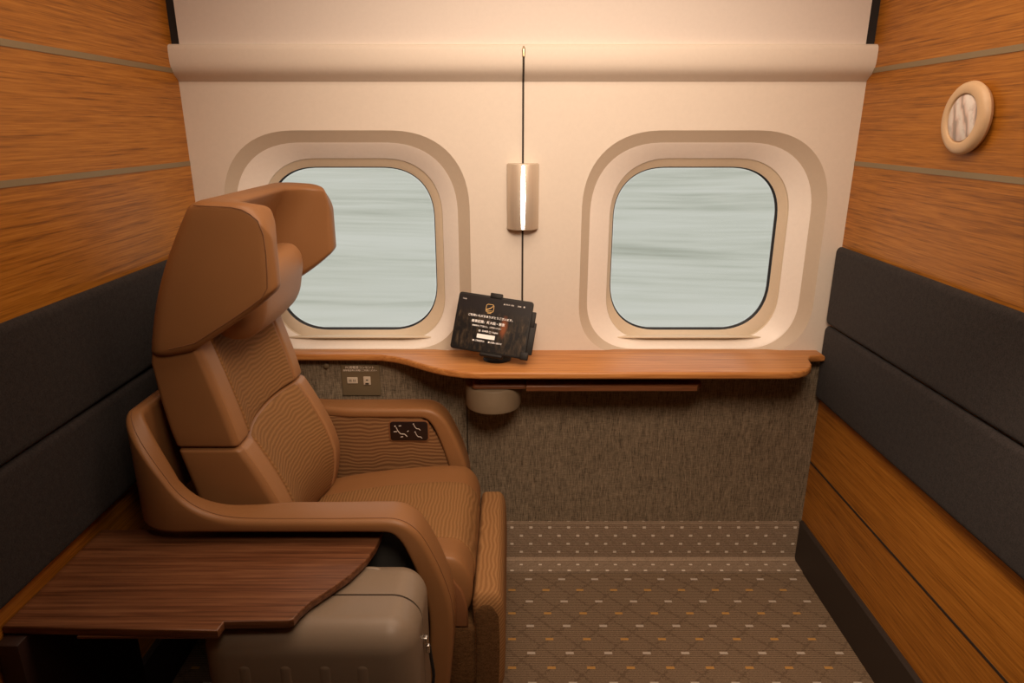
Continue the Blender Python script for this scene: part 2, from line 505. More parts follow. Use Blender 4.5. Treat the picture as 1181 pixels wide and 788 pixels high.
SH = -1.063
def make_window(idx, px0, px1, dx):
    def L(x0, x1, z0, z1, r, y): return squircle(x0+dx, x1+dx, z0, z1, r, y)
    l0 = L(.208, .937, .755, 1.437, (.235, .17), YB)
    l0b = L(.213, .931, .760, 1.431, (.232, .168), YB+.004)
    l1 = L(.235, .900, .768, 1.403, (.215, .165), 2.060)
    l1b = L(.238, .897, .771, 1.400, (.213, .165), 2.0615)
    l2 = L(.300, .850, .785, 1.357, (.180, .155), 2.100)
    l2b = L(.3015, .8485, .787, 1.355, (.179, .154), 2.106)
    l2c = L(.303, .841, .798, 1.350, (.175, .15), 2.108)
    l3 = L(.313, .824, .814, 1.331, (.160, .16), 2.120)
    l4 = L(.314, .823, .815, 1.330, (.159, .159), 2.128)
    l5 = L(.3165, .8205, .8175, 1.3275, (.157, .157), 2.130)
    l6 = L(.3165, .8205, .8175, 1.3275, (.157, .157), 2.135)
    rect = outer_rect(px0, px1, .745, 1.60, l0, YB)
    back = [(p[0], p[1]+.03, p[2]) for p in rect]
    w = struct('window_%d' % idx, bridge([back, rect, l0]), M['cream'], angle=30)
    obj('bevelled_surround', bridge([l0, l0b, l1]), M['bevel'], w, angle=30)['label'] = 'beige bevelled surround'
    obj('inner_ring', bridge([l1, l1b, l2]), M['ring'], w, angle=35)['label'] = 'white inner ring'
    obj('window_frame', bridge([l2, l2b, l2c, l3]), M['frame'], w, angle=25)
    obj('gasket', bridge([l3, l4, l5, l6]), M['black'], w, angle=35)['label'] = 'black rubber gasket'
    bm = bridge([[(p[0], 2.1305, p[2]) for p in L(.320, .817, .821, 1.324, .155, 0)], [(p[0], 2.1335, p[2]) for p in L(.320, .817, .821, 1.324, .155, 0)]])
    for f in (0, 1):
        n = len(bm.verts)//2; bm.verts.ensure_lookup_table()
        bm.faces.new(bm.verts[f*n:(f+1)*n])
    obj('pane', bm, M['glass'], w, smooth=False)
    obj('sill_lip', rbox((.470, .030, .005), .002, (4, 1, 1), 2, shift((.5685+dx, 2.098, .7985))), M['frame'], w)
    # little shade-guide stops at the foot of the frame
    for sx in (.327, .812):
        b = rbox((.010, .006, .012), .002, (1, 1, 1), 2, shift((sx+dx, 2.101, .792)))
        obj('shade_stop', b, M['brass'], w)
    return w
make_window(1, XL, .0290, SH)
make_window(2, .0346, XR, 0)
# carriage skin round the outside of the openings
for i, (a, b) in enumerate((((XL-.3, 2.152, .6), (XR+.3, 2.20, .80)), ((XL-.3, 2.152, 1.345), (XR+.3, 2.20, 2.25)))):
    struct('trim_%d' % (11+i), newbox(a, b), M['darkgrey'], smooth=False)
for i, (x0, x1) in enumerate(((XL-.3, .296+SH), (.845+SH, .296), (.845, XR+.3))):
    struct('trim_%d' % (13+i), newbox((x0, 2.152, .79), (x1, 2.20, 1.35)), M['darkgrey'], smooth=False)

# dark joint strip running down moulding and wall between the two window panels
jp = [(1.9985, 1.640), (1.9985, 1.626), (1.9997, 1.612), (2.0035, 1.599), (2.0105, 1.5885), (2.0205, 1.5805), (2.0305, 1.574), (2.036, 1.570), (2.0383, 1.566), (2.0385, .77)]
bm = bmesh.new()
jj = [(y, z) for y, z in jp] + [(y+.006, z+.001) for y, z in reversed(jp)]
prism(jj, 0, .0290, .0346, bm=bm)
struct('trim_16', bm, M['groove'], smooth=False)
clip = thing('moulding_clip', 'tiny brass clip on the rounded moulding, above the dark joint between the windows', 'clip', (.032, 1.998, 1.628))
obj('clip_plate', rbox((.008, .004, .022), .0018, (1, 1, 2), 3, shift((.032, 1.9975, 1.640))), M['brass'], clip)
obj('clip_hook', tube(smooth_path([(.0295, 1.9965, 1.634), (.0295, 1.9945, 1.650), (.032, 1.994, 1.656), (.0345, 1.9945, 1.650), (.0345, 1.9965, 1.634)], 4), .0011), M['brass'], clip)

# ---------------------------------------------------------------- wall lamp between the windows
lamp = thing('wall_sconce', 'small half-round wall lamp with a bright vertical slit between the two windows', 'lamp', (.032, YB, 1.155))
for s in (-1, 1):
    a0, a1 = (PI, 1.5*PI-.13) if s < 0 else (1.5*PI+.13, 2*PI)
    pr = [(.046, 1.156), (.047, 1.1575), (.047, 1.3425), (.046, 1.344), (.0435, 1.344), (.0435, 1.156), (.046, 1.156)]
    b = lathe([(r, h) for r, h in pr], (.032, YB-.001, 0), 'z', 16, None, a0, a1)
    obj('shade_half', b, M['shade'], lamp)
obj('light_tube', lathe([(0, 1.158), (.0040, 1.160), (.0075, 1.25), (.0040, 1.340), (0, 1.342)], (.032, YB-.0445, 0), 'z', 16), M['slit'], lamp)['label'] = 'bright glowing slit'
for z_ in (1.1562, 1.3425):
    obj('end_cap', prism([(.032+.044*math.cos(a), YB-.001-.034*math.sin(a)) for a in (PI*i/20 for i in range(21))], 2, z_, z_+.0015), M['shade'], lamp, smooth=False)  # caps added to stop lamp light spilling onto the wall
obj('back_plate', newbox((-.0125, YB-.004, 1.155), (.0765, YB-.0005, 1.345), .001), M['beige'], lamp)

# ================================================================== upholstered pads on the side walls
def pad(x_wall, sgn, z0, z1, label):
    th = .026
    c = (x_wall-sgn*th/2, (2.028-.55)/2, (z0+z1)/2)
    def fn(p):
        return (p[0]+c[0], p[1]+c[1], p[2]+c[2])
    b = rbox((th, 2.028+.55, z1-z0), (.020, .014, .018), (1, 12, 4), 4, fn)
    o = obj('wall_cushion', b, M['pad'], None, loc=c)
    tag(o, label, 'wall pad', 'charcoal pads along the side walls'); return o
pad(XR, 1, .862, 1.104, 'upper charcoal padded cushion strip on the right wooden wall, below the round plaque')
pad(XR, 1, .615, .857, 'lower charcoal padded cushion strip on the right wooden wall, at shelf height')
pad(XL, -1, .862, 1.106, 'upper charcoal padded cushion strip on the left wooden wall, behind the headrest')
pad(XL, -1, .615, .857, 'lower charcoal padded cushion strip on the left wall, beside the dark wooden table')

# round plaque
pl = thing('round_plaque', 'round cream plaque with a marbled petal picture on the right wooden wall', 'plaque', (XR, 1.545, 1.464))
PC = (XR, 1.545, 1.464)
RO = .0765
rim = [(0, -.001), (RO-.012, -.001), (RO-.004, -.006), (RO, -.014), (RO-.002, -.021), (RO-.007, -.0255), (RO-.013, -.027), (RO*.70, -.0275), (RO*.675, -.0265), (RO*.66, -.023), (RO*.65, -.021), (0, -.021)]
obj('rim', lathe(rim, PC, 'x', 64), plain('cream_lacquer', (.70, .49, .29), .4), pl)
obj('picture_disc', lathe([(RO*.635, -.0205), (RO*.635, -.0235), (RO*.59, -.0255), (RO*.3, -.0268), (0, -.027)], PC, 'x', 48), M['picture'], pl, loc=(0, 0, 0))['label'] = 'marbled pink and white picture'

# ================================================================== window shelf
sh = [(XL+.001, 2.056), (XL+.001, 1.997), (-.46, 1.997), (-.407, 1.993), (-.36, 1.975), (-.318, 1.948), (-.275, 1.912), (-.231, 1.880), (-.185, 1.855), (-.139, 1.840), (-.09, 1.834),
      (.80, 1.834), (.835, 1.841), (.862, 1.856), (.884, 1.880), (.90, 1.915), (.908, 1.955), (.925, 1.982), (.972, 1.988), (.972, 2.056)]
o = obj('window_shelf', prism(sh, 2, .748, .770, .007, 4), M['wood_x'], None, loc=(.0, 2.0, .748), angle=50)
tag(o, 'long oak shelf with a rounded front running under both windows', 'shelf')

# ---------------------------------------------------------------- folded tray under the shelf
tr = thing('folding_tray', 'brown folded tray leaf on a beige drum below the oak shelf', 'tray', (-.06, 2.0, .62))
obj('tray_top', prism([(.042, 1.874), (.55, 1.874), (.572, 1.905), (.572, 2.03), (.042, 2.03)], 2, .694, .714, .005, 3), wood('tray_veneer', 0, (.10, .034, .013), (.17, .062, .024), (.23, .09, .036), seed=2, rough=.35), tr, angle=50)
hg = obj('hinge_arm', rbox((.165, .12, .016), (.012, .012, .005), (3, 3, 1), 3, shift((-.037, 1.94, .7055))), plain('hinge_brown', (.15, .055, .022), .42), tr)
obj('pivot_cap', lathe([(0, .719), (.030, .719), (.033, .717), (.034, .713), (.034, .708)], (-.065, 1.925, 0), 'z', 32), plain('pivot_brown', (.11, .042, .018), .45), hg)
obj('support_drum', lathe([(0, .620), (.076, .620), (.083, .623), (.085, .629), (.085, .690), (.083, .695), (.078, .697), (0, .697)], (-.058, 1.952, 0), 'z', 48), plain('drum_beige', (.22, .165, .105), .5), tr)['label'] = 'beige drum'
obj('drum_bracket', newbox((-.135, 1.975, .64), (.03, 2.039, .70), .008), M['darkgrey'], tr)

# ---------------------------------------------------------------- tablet on its stand
def place(o, mat): o.matrix_world = mat
tab = thing('tablet', 'tilted black tablet with a lit menu screen on the oak shelf between the windows', 'tablet', (0, 0, 0))
TW, TH = .226, .172
def tobj(name, bm, mat, parent=tab, smooth=True): return obj(name, bm, mat, parent, smooth=smooth)
def flat(pts, z0, z1, bev=0): return prism(pts, 2, z0, z1, bev)
def rrect(w, h, r, cx=0, cy=0, q=5):
    out = []
    for sx, sy, a0 in ((1, 1, 0), (-1, 1, PI/2), (-1, -1, PI), (1, -1, 1.5*PI)):
        for i in range(q+1):
            a = a0+PI/2*i/q; out.append((cx+sx*(w/2-r)+r*math.cos(a), cy+sy*(h/2-r)+r*math.sin(a)))
    return out
tobj('case', flat(rrect(TW, TH, .009), -.010, 0, .002), M['cradle'])
scr = tobj('screen', flat(rrect(TW-.012, TH-.012, .005), .0, .0006), M['screen'], smooth=False)
scr['label'] = 'lit menu screen'
FONT = None
def text_bm(items):
    """flat lettering: (string, x, y, size, align)"""
    bm = bmesh.new()
    for s, x, y, size, al in items:
        c = bpy.data.curves.new('t', 'FONT'); c.body = s; c.size = size; c.align_x = al; c.align_y = 'CENTER'; c.resolution_u = 2; c.offset = size*.018
        o = bpy.data.objects.new('t', c); COL.objects.link(o)
        dg = bpy.context.evaluated_depsgraph_get(); dg.update()
        me = bpy.data.meshes.new_from_object(o.evaluated_get(dg))
        me.transform(Matrix.Translation((x, y, 0)))
        bm.from_mesh(me); bpy.data.objects.remove(o); bpy.data.curves.remove(c); bpy.data.meshes.remove(me)
    return bm
def lift(bm, z):
    bmesh.ops.translate(bm, verts=bm.verts, vec=(0, 0, z)); return bm
LINES = [('ご利用いただきありがとうございます。', -.006, .021, .0078, 'CENTER'),
    ('乗車区間：新大阪 ▸ 東京', -.012, .004, .0092, 'CENTER'),
    ('乗車券をご確認の上、ご選択ください', -.014, -.009, .0052, 'CENTER'),
    ('日本語', -.0265, -.0225, .0062, 'LEFT'), ('English', .005, -.0225, .0062, 'LEFT'),
    ('■ ご利用案内', -.050, -.053, .0058, 'LEFT'), ('■ お問い合わせ', -.003, -.053, .0058, 'LEFT')]
for L in LINES: tobj('text_line', lift(text_bm([L]), .0012), M['txt'], scr, False)
for L in [('12:00', -.100, .066, .0055, 'LEFT'), ('▲ Wi-Fi  ON', .024, .066, .0055, 'LEFT'), ('100%', .066, .066, .0055, 'LEFT'), ('■', .084, .066, .0055, 'LEFT')]:
    tobj('status_text', lift(text_bm([L]), .0012), M['txt_dim'], scr, False)
def ringbm(o_, i_, z):
    bm = bmesh.new(); A = [bm.verts.new((x, y, z)) for x, y in o_]; B = [bm.verts.new((x, y, z)) for x, y in i_]
    for i in range(len(A)): bm.faces.new([A[i], A[(i+1) % len(A)], B[(i+1) % len(A)], B[i]])
    return bm
bm = ringbm(rrect(.024, .0245, .006, -.014, .048), rrect(.0215, .022, .005, -.014, .048), .0012)
for pts in ([(-.024, .041), (-.017, .045), (-.012, .047), (-.0045, .055), (-.0045, .0575), (-.012, .0495), (-.018, .047), (-.024, .044)],
            [(-.023, .0392), (-.006, .0402), (-.005, .0412), (-.022, .0405)]):
    bm.faces.new([bm.verts.new((x, y, .0012)) for x, y in pts])
box(bm, (-.020, .0325, .0008), (-.008, .034, .0012))
tobj('screen_emblem', bm, M['gold'], scr, False)
def circ(cx, r): return [(cx+r*math.cos(a), -.0225+r*math.sin(a)) for a in (i*PI/8 for i in range(16))]
for cx in (-.0335, -.002):
    tobj('choice_circle', ringbm(circ(cx, .0034), circ(cx, .0026), .0012), M['txt'], scr, False)
b_ = bmesh.new(); b_.faces.new([b_.verts.new((x, y, .0012)) for x, y in circ(-.0335, .0015)]); tobj('choice_dot', b_, M['txt'], scr, False)
tobj('screen_button', flat(rrect(.054, .0125, .0012, -.012, -.038), .0008, .0014), M['txt'], scr, False)['label'] = 'white button'
# clamp of the stand: top tab, side jaws, ball joint, foot
def tbox(a, b, bev=.002): return newbox(a, b, bev)
tobj('clamp_tab', tbox((-.019, TH/2-.006, -.018), (.017, TH/2+.009, .004)), M['cradle'])
jw = tobj('side_jaw', tbox((TW/2-.012, .012, -.019), (TW/2+.011, .058, -.006)), M['cradle'])
tobj('side_jaw', tbox((TW/2-.020, -.070, -.019), (TW/2+.017, .026, -.008)), M['cradle'])
tobj('side_jaw', tbox((TW/2-.016, -TH/2-.002, -.014), (TW/2+.008, -TH/2+.021, .004)), M['cradle'])
tobj('clamp_back', tbox((-.04, -.075, -.024), (.06, .08, -.0105)), M['cradle'])
tobj('bottom_jaw', rbox((.07, .012, .026), .005, (2, 1, 1), 3, shift((.012, -TH/2-.004, -.010))), M['cradle'])
tilt = Matrix.Rotation(math.radians(90-24), 4, 'X')
tab.matrix_world = Matrix.Translation((-.0595, 1.925, .8870)) @ Matrix.Rotation(math.radians(-6), 4, 'Z') @ tilt @ Matrix.Rotation(math.radians(-7.2), 4, 'Z')
st = thing('tablet_stand', 'round black foot and post behind the tablet on the oak shelf', 'stand', (-.045, 1.955, .770))
obj('foot', lathe([(0, .770), (.042, .770), (.043, .773), (.040, .777), (.014, .781), (.0, .782)], (-.045, 1.955, 0), 'z', 32), M['cradle'], st)
obj('post', tube(smooth_path([(-.045, 1.955, .776), (-.045, 1.972, .82), (-.05, 1.972, .862)], 4), .010, 12), M['cradle'], st)

# ---------------------------------------------------------------- outlet plate
ol = thing('outlet_plate', 'bronze power outlet plate with two pale sockets on the fabric wall under the shelf', 'outlet', (-.486, YB, .616))
ox, oz = -.486, .6695
obj('plate', rbox((.124, .007, .107), .003, (2, 1, 2), 3, shift((ox, YB-.002, oz))), M['plate'], ol)
sk = obj('power_socket', rbox((.034, .004, .021), .0015, (2, 1, 2), 2, shift((-.5125, YB-.0065, .670))), M['socket'], ol)
bm = bmesh.new()
for x in (-.5215, -.5165, -.5085, -.5035): box(bm, (x-.0009, YB-.0090, .666), (x+.0009, YB-.0082, .6745))
obj('socket_slot', bm, M['groove'], sk, smooth=False)
us = obj('usb_socket', rbox((.023, .004, .028), .0015, (2, 1, 2), 2, shift((-.4655, YB-.0065, .669))), M['socket'], ol)
bm = newbox((-.4715, YB-.0091, .657), (-.4600, YB-.0082, .6620)); box(bm, (-.4690, YB-.0091, .670), (-.4615, YB-.0082, .6735))
obj('socket_slot', bm, M['groove'], us, smooth=False)
for L in (('PC用電源コンセント', 0, .7135, .0100, 'CENTER'), ('携帯電話等の充電にご利用ください', 0, .7035, .0068, 'CENTER')):
    bm = text_bm([(L[0], 0, 0, L[3], 'CENTER')])
    bmesh.ops.transform(bm, matrix=Matrix.Translation((ox, YB-.0066, L[2])) @ Matrix.Rotation(PI/2, 4, 'X'), verts=bm.verts)
    obj('plate_text', bm, M['print'], ol, smooth=False)
o = obj('wall_hook', lathe([(0, -.012), (.006, -.012), (.0085, -.010), (.009, -.006), (.006, -.003), (.0075, 0)], (-.592, YB, .720), 'y', 20), M['plate'], None, loc=(-.592, YB, .720))
tag(o, 'small round bronze knob on the fabric wall left of the outlet plate', 'knob')

# ================================================================== SEAT
YC = 1.632
seat = thing('recliner_seat', 'tan leather reclining seat with winged headrest and rippled fabric, beside the left window', 'seat', (-.45, YC, 0))

def back_x(z): return interp([.36, .45, .55, .64, .72, .80, .88, .965, 1.05], [-.660, -.690, -.714, -.734, -.752, -.770, -.781, -.787, -.76], z)
def front_x(z): return interp([.34, .42, .48, .54, .60, .66, .72, .76, .82, .90, .985, 1.05], [-.570, -.540, -.530, -.530, -.545, -.570, -.597, -.618, -.635, -.658, -.680, -.695], z)
BW = .498
def back_fn(zc, hz, hd=.07):
    def fn(p):
        z = zc+p[2]; xn = p[0]/hd                     # -1 rear .. 1 front
        v = p[1]/(BW/2)
        xb, xf = back_x(z), front_x(z)
        xf -= .030*(1-min(1, abs(v)/.72)**2.2)          # dished between the bolsters
        e = abs(p[2])/hz
        xf += .006*(1-e*e) - .002
        x = (xb+xf)/2+(xf-xb)/2*xn
        return (x, YC+p[1], z)
    return fn
def back_section(name, z0, z1, fz0, fz1):
    zc, hz = (z0+z1)/2, (z1-z0)/2
    o = obj(name, rbox((.14, BW, z1-z0), (.014, .015, .009), (6, 20, 8), 4, back_fn(zc, hz)), M['leather'], seat)
    fzc = (fz0+fz1)/2
    def fn2(p):
        return back_fn(zc, hz)((p[0], p[1], p[2]+fzc-zc))
    f = obj('fabric_panel', rbox((.1475, .345, fz1-fz0), (.016, .006, .006), (4, 16, 8), 4, fn2), M['fab_back'], o)
    f['label'] = 'rippled brown fabric'
    # leather bolster facings each side of the fabric
    for s in (-1, 1):
        def fn3(p, s=s): return back_fn(zc, hz)((p[0], p[1]+s*.2085, p[2]+fzc-zc))
        obj('bolster', rbox((.1455, .068, fz1-fz0+.006), (.020, .014, .012), (4, 5, 8), 4, fn3), M['leather_hi'], o)
    return o
up_ = back_section('upper_backrest', .753, 1.03, .7555, 1.02)
lo_ = back_section('lower_backrest', .40, .751, .408, .7485)

# winged headrest: one U-shaped cushion leaning with the back
RC, RI = .034, .075; XF = -.490; XBREF = -.69; YN, YFAR = 1.366, 1.898
WT, BT = .055, .075                                              # wing and back thickness
def hx(z): return -.786+(z-.965)*.40-.020*math.sin(PI*max(0, min(1, (z-.965)/.341)))
L1 = XF-(XBREF+RC); LA = .12; L2 = (YFAR-YN)-2*RC-.06
LT = 2*L1+2*LA+L2; HT, HH = .056, .32
def u_curve(xb, xf, y0, y1, r, s):
    if s < L1: q = s/L1; return Vector((xf+(xb+r-xf)*q, y0))
    s -= L1
    if s < LA: a = s/LA*PI/2; return Vector((xb+r-r*math.sin(a), y0+r-r*math.cos(a)))
    s -= LA
    if s < L2: q = s/L2; return Vector((xb, y0+r+(y1-y0-2*r)*q))
    s -= L2
    if s < LA: a = s/LA*PI/2; return Vector((xb+r-r*math.cos(a), y1-r+r*math.sin(a)))
    s -= LA; q = min(1, s/L1); return Vector((xb+r+(xf-xb-r)*q, y1))
def head_fn(p):
    s = p[0]+LT/2; t = (p[1]+HT/2)/HT
    d = max(0, min(s, LT-s))
    rt = .085; zt_ = zb_ = 0
    if d < rt:
        c = 1-math.sqrt(max(0, 1-(1-d/rt)**2)); zt_ = .066*c; zb_ = .020*c
    q = p[2]/HH+.5
    z = 1.0+q*.3
    for it in range(4):
        w = u_curve(hx(z), XF, YN, YFAR, RC, s).lerp(u_curve(hx(z)+BT, XF, YN+WT, YFAR-WT, RI, s), t)
        zt = interp([-.64, -.55, -.49], [1.306, 1.300, 1.290], w.x)-zt_
        zb = interp([-.79, -.685, -.51, -.49], [.964, .985, 1.098, 1.106], w.x)+zb_
        z = zb+q*(zt-zb)
    a = u_curve(hx(z), XF, YN, YFAR, RC, s); b = u_curve(hx(z)+BT, XF, YN+WT, YFAR-WT, RI, s)
    w = a.lerp(b, t)
    return (w.x, w.y, z)
hd = obj('headrest', rbox((LT, HT, HH), (.022, .022, .020), (80, 2, 12), 4, head_fn), M['leather'], seat, angle=60)
hd['label'] = 'winged headrest'
# piping round the outer face of the near wing and the far wing
def wing_pipe(far):
    pts = []
    for q in ([(.155, -HH/2+.018)] + [(s, -HH/2+.016) for s in (.12, .09, .06, .04, .022)] + [(.012, -HH/2+.04), (.010, -.05), (.010, 0), (.010, .05), (.012, HH/2-.045)] + [(s, HH/2-.010) for s in (.022, .04, .06, .09, .12, .16, .20)]):
        s, zz = q
        pts.append(head_fn((-LT/2+s if not far else LT/2-s, -HT/2-.0003, zz)))
    return tube(pts, .0010, 6)
obj('seam_piping', wing_pipe(False), M['stitch'], hd)
# head pillow hung between the wings
def pil_fn(p):
    z = 1.058+p[2]; x = hx(z)+.138+p[0] + .012*(1-(p[1]/.205)**2)*0
    x += -.04*(p[2]/.10)*.2
    z2 = z + .010*(p[1]/.2)**2
    return (x, YC+.014+p[1], z2)
obj('head_pillow', rbox((.125, .372, .185), (.058, .06, .075), (3, 12, 4), 6, pil_fn), M['leather_hi'], seat)

# seat cushion
CX0, CX1 = -.62, -.097
def cush_fn(p):
    x = (CX0+CX1)/2+p[0]; v = p[1]/.247
    top = interp([-.64, -.55, -.45, -.35, -.25, -.18, -.10, -.05], [.395, .412, .432, .446, .455, .457, .450, .44], x)
    zz = p[2]+.09
    top -= .014*(1-min(1, abs(v)/.85)**2)
    z = .27+(top-.27)*zz/.18
    return (x, YC+p[1], z)
cu = obj('seat_cushion', rbox((CX1-CX0, .494, .18), (.055, .020, .085), (14, 18, 3), 6, cush_fn), M['leather'], seat)
def cush2(p): return cush_fn((p[0], p[1], p[2]+.0))
obj('fabric_panel', rbox((CX1-CX0+.005, .300, .186), (.056, .012, .087), (14, 16, 3), 6, cush2), M['fab_seat'], cu)['label'] = 'rippled brown fabric'
cs = [(-.34, .267), (-.34, .425), (-.22, .432), (-.175, .425), (-.145, .406), (-.122, .372), (-.110, .330), (-.108, .267)]
obj('cushion_side', prism(cs, 1, 1.3805, 1.40, .004), M['leather_dk'], cu, angle=50)['label'] = 'darker leather cushion side'
obj('front_skirt', rbox((.17, .500, .190), (.02, .012, .02), (3, 8, 4), 3, shift((-.175, YC, .172))), M['mesh_side'], seat)['label'] = 'dark mesh skirt below the cushion'
# leg rest
def leg_fn(p):
    z = .212+p[2]; b = p[2]/.145
    return (-.0570+p[0]+.006*(1-b*b)-.004, YC+p[1], z)
lg = obj('leg_rest', rbox((.078, .508, .300), (.020, .020, .045), (2, 14, 10), 5, leg_fn), M['fab_leg'], seat)
lg['label'] = 'rippled fabric leg rest'
def leg2(p): return leg_fn((p[0]-.004, p[1]-.2475, p[2]-.012))
obj('side_mesh', rbox((.060, .018, .270), (.026, .005, .04), (2, 1, 10), 4, leg2), M['mesh_side'], lg)['label'] = 'dark mesh cloth'

# arm loops and the shell that joins them behind the backrest: one continuous sweep
def sweep():
    ny, fy = 1.283, 1.987                                      # outer faces
    side = [(-.152, .155), (-.144, .22), (-.137, .30), (-.135, .37), (-.142, .43), (-.159, .49), (-.178, .54), (-.201, .586), (-.225, .613), (-.255, .627), (-.30, .629), (-.37, .628),
            (-.45, .628), (-.54, .628), (-.60, .630), (-.645, .638), (-.685, .656), (-.715, .682), (-.735, .710)]
    path = []
    sp = smooth_path([(x, 0, z) for x, z in side], 4)
    for i, p in enumerate(sp):
        a, b = sp[max(i-1, 0)], sp[min(i+1, len(sp)-1)]; t = (b-a).normalized()
        path.append((p.x, ny, p.z, (0, 1), t))
    n = 14; rc = .085; cx, cy = -.735, ny+rc
    for k in range(1, n+1):
        a = PI/2*k/n; x = cx-(rc+.02)*math.sin(a); y = cy-rc*math.cos(a)
        nx, nn = math.sin(a), math.cos(a)
        path.append((x, y, .710+.148*math.sin(min(1, k/n*1.0)*PI/2)**.9, (nx, nn), None))
    mid = []
    for k in range(1, 8): mid.append((cx-rc-.02, cy+(fy-rc-cy)*k/8, .858, (1, 0), None))
    far = [(x, fy-(y-ny), z, (nv[0], -nv[1]), t) for x, y, z, nv, t in reversed(path)]
    return path+mid+far
SW = sweep()
def sect(entry):
    x, y, z, nv, t = entry
    n = Vector((nv[0], nv[1], 0))
    if t is not None and x > -.56:
        B = Vector((-t.z, 0, t.x)); 
        if B.z < 0 or (abs(B.z) < .05 and B.x < 0): B = -B
        if x > -.30 and B.x < 0: B = -B
    else: B = Vector((0, 0, 1))
    # width across the arm, depth below the top line
    w = interp([-.85, -.82, -.70, -.60, -.50, -.30, -.13], [.034, .042, .052, .075, .090, .092, .092], x)
    bot = .598
    if x > -.36: h = interp([-.36, -.27, -.22, -.16, -.13], [.030, .032, .042, .052, .056], x)
    else: h = max(.030, z-bot)
    return n, B, w, h
def section_pts(entry):
    x, y, z, nv, t = entry
    n, B, w, h = sect(entry); O = Vector((x, y, z))
    r1 = min(.013, h*.42); r2 = min(.010, h*.42)
    pts = []
    for (cu_, cv_, rr, a0) in ((r1, r1, r1, PI), (w-r1, r1, r1, 1.5*PI), (w-r2, h-r2, r2, 0), (r2, h-r2, r2, PI/2)):
        for k in range(5):
            a = a0+PI/2*k/4
            pts.append(O+n*(cu_+rr*math.cos(a))-B*(cv_+rr*math.sin(a)))
    return pts
bm = bmesh.new(); rings = [[bm.verts.new(p) for p in section_pts(e)] for e in SW]
for a, b in zip(rings, rings[1:]):
    for k in range(len(a)): bm.faces.new([a[k], a[(k+1) % len(a)], b[(k+1) % len(a)], b[k]])
bm.faces.new(rings[0]); bm.faces.new(list(reversed(rings[-1])))
arm = obj('armrest_shell', bm, M['leather'], seat, angle=50)
arm['label'] = 'armrests and wraparound shell'
pts = []
for e in SW:
    n, B, w, h = sect(e); pts.append(Vector(e[:3])+n*.0125-B*-.0002)
obj('seam_piping', tube(pts, .0009, 6), M['stitch'], arm)

# side panels under the arms
def arch(inset=0): return [(-.70, .20), (-.70, .601), (-.31, .601), (-.28, .596), (-.258, .580), (-.232, .535), (-.210, .48), (-.194, .42), (-.187, .36), (-.20, .20)]
fp = obj('side_panel', prism(arch(), 1, 1.902, 1.955, .004), M['fab_arm'], seat, angle=50); fp['label'] = 'inner arm panel in rippled fabric'
np_ = obj('side_panel', prism(arch(), 1, 1.347, 1.366, .004), M['darkgrey'], seat, angle=50); np_['label'] = 'charcoal outer side panel'
# seat base
bm = newbox((-.70, 1.40, .0), (-.20, 1.86, .04), .01); box(bm, (-.62, 1.46, .03), (-.24, 1.80, .28), .01)
obj('base', bm, M['darkgrey'], seat)
bm = newbox((-.66, 1.367, .20), (-.20, 1.92, .27), .008)
obj('under_frame', bm, M['darkgrey'], seat)
# control panel on the far arm
cx_, cz_ = -.3165, .5545
cp = obj('control_panel', prism(rrect(.116, .064, .010, cx_, cz_), 1, 1.8975, 1.903, .0015), M['panel_dk'], seat)
cp['label'] = 'black seat control panel with white seat symbols'
obj('panel_rim', prism(rrect(.124, .072, .013, cx_, cz_), 1, 1.899, 1.9025, .001), M['leather_dk'], cp)
def stroke(lines, r=.0016):
    bm = bmesh.new()
    for L in lines: tube([(cx_+x, 1.8972, cz_+z) for x, z in L], r, 6, bm)
    return bm
def seat_sym(dx, dz, k):
    return [[(dx-.016*k, dz+.013*k), (dx-.012*k, dz+.002*k), (dx-.004*k, dz-.008*k), (dx+.008*k, dz-.009*k)], [(dx+.008*k, dz-.009*k), (dx+.015*k, dz-.017*k)], [(dx-.024*k, dz-.001*k), (dx-.014*k, dz-.001*k)],
            [(dx-.008*k, dz+.017*k), (dx-.001*k, dz+.018*k)], [(dx+.016*k, dz-.001*k), (dx+.020*k, dz+.002*k)], [(dx-.004*k, dz-.018*k), (dx+.003*k, dz-.017*k)]]
for L, r in [(l, .0014) for l in seat_sym(-.022, 0, 1.05)] + [(l, .0011) for q in ((.026, .014), (.030, -.013)) for l in seat_sym(*q, .62)[:2]]:
    obj('seat_symbol', stroke([L], r), M['icon'], cp)
for hx_, hz_, r in ((-.042, .017, .0026), (.0145, .0245, .0021), (.0185, -.0025, .0021)):
    obj('seat_symbol', rbox((2*r, .0016, 2*r), (r, .0007, r), (1, 1, 1), 4, shift((cx_+hx_, 1.8972, cz_+hz_))), M['icon'], cp)

# ================================================================== side table (leaf folded out of the left wall)
tb = thing('side_table', 'dark walnut leaf table fixed to the left wall, in front of the armrest', 'table', (-.93, 1.15, 0))
tt = [(-.938, 1.028), (-.80, 1.024), (-.537, 1.016), (-.535, 1.040), (-.418, 1.0425), (-.408, 1.047), (-.403, 1.068), (-.391, 1.094), (-.362, 1.134), (-.332, 1.178), (-.309, 1.231), (-.298, 1.278), (-.294, 1.345), (-.938, 1.345)]
tt = [(x, min(y, 1.342)) for x, y in tt]
obj('table_top', prism(tt, 2, .552, .570, .003, 3), M['walnut'], tb, angle=50)
obj('front_lip', newbox((-.80, 1.020, .5478), (-.540, 1.034, .553), .0015), M['walnut'], tb)
struct('trim_17', newbox((-.938, 1.00, .0), (-.895, 1.33, .550), .003), plain('dark_block_brown', (.03, .012, .008), .5))  # dark block added to keep the wall below the table dark

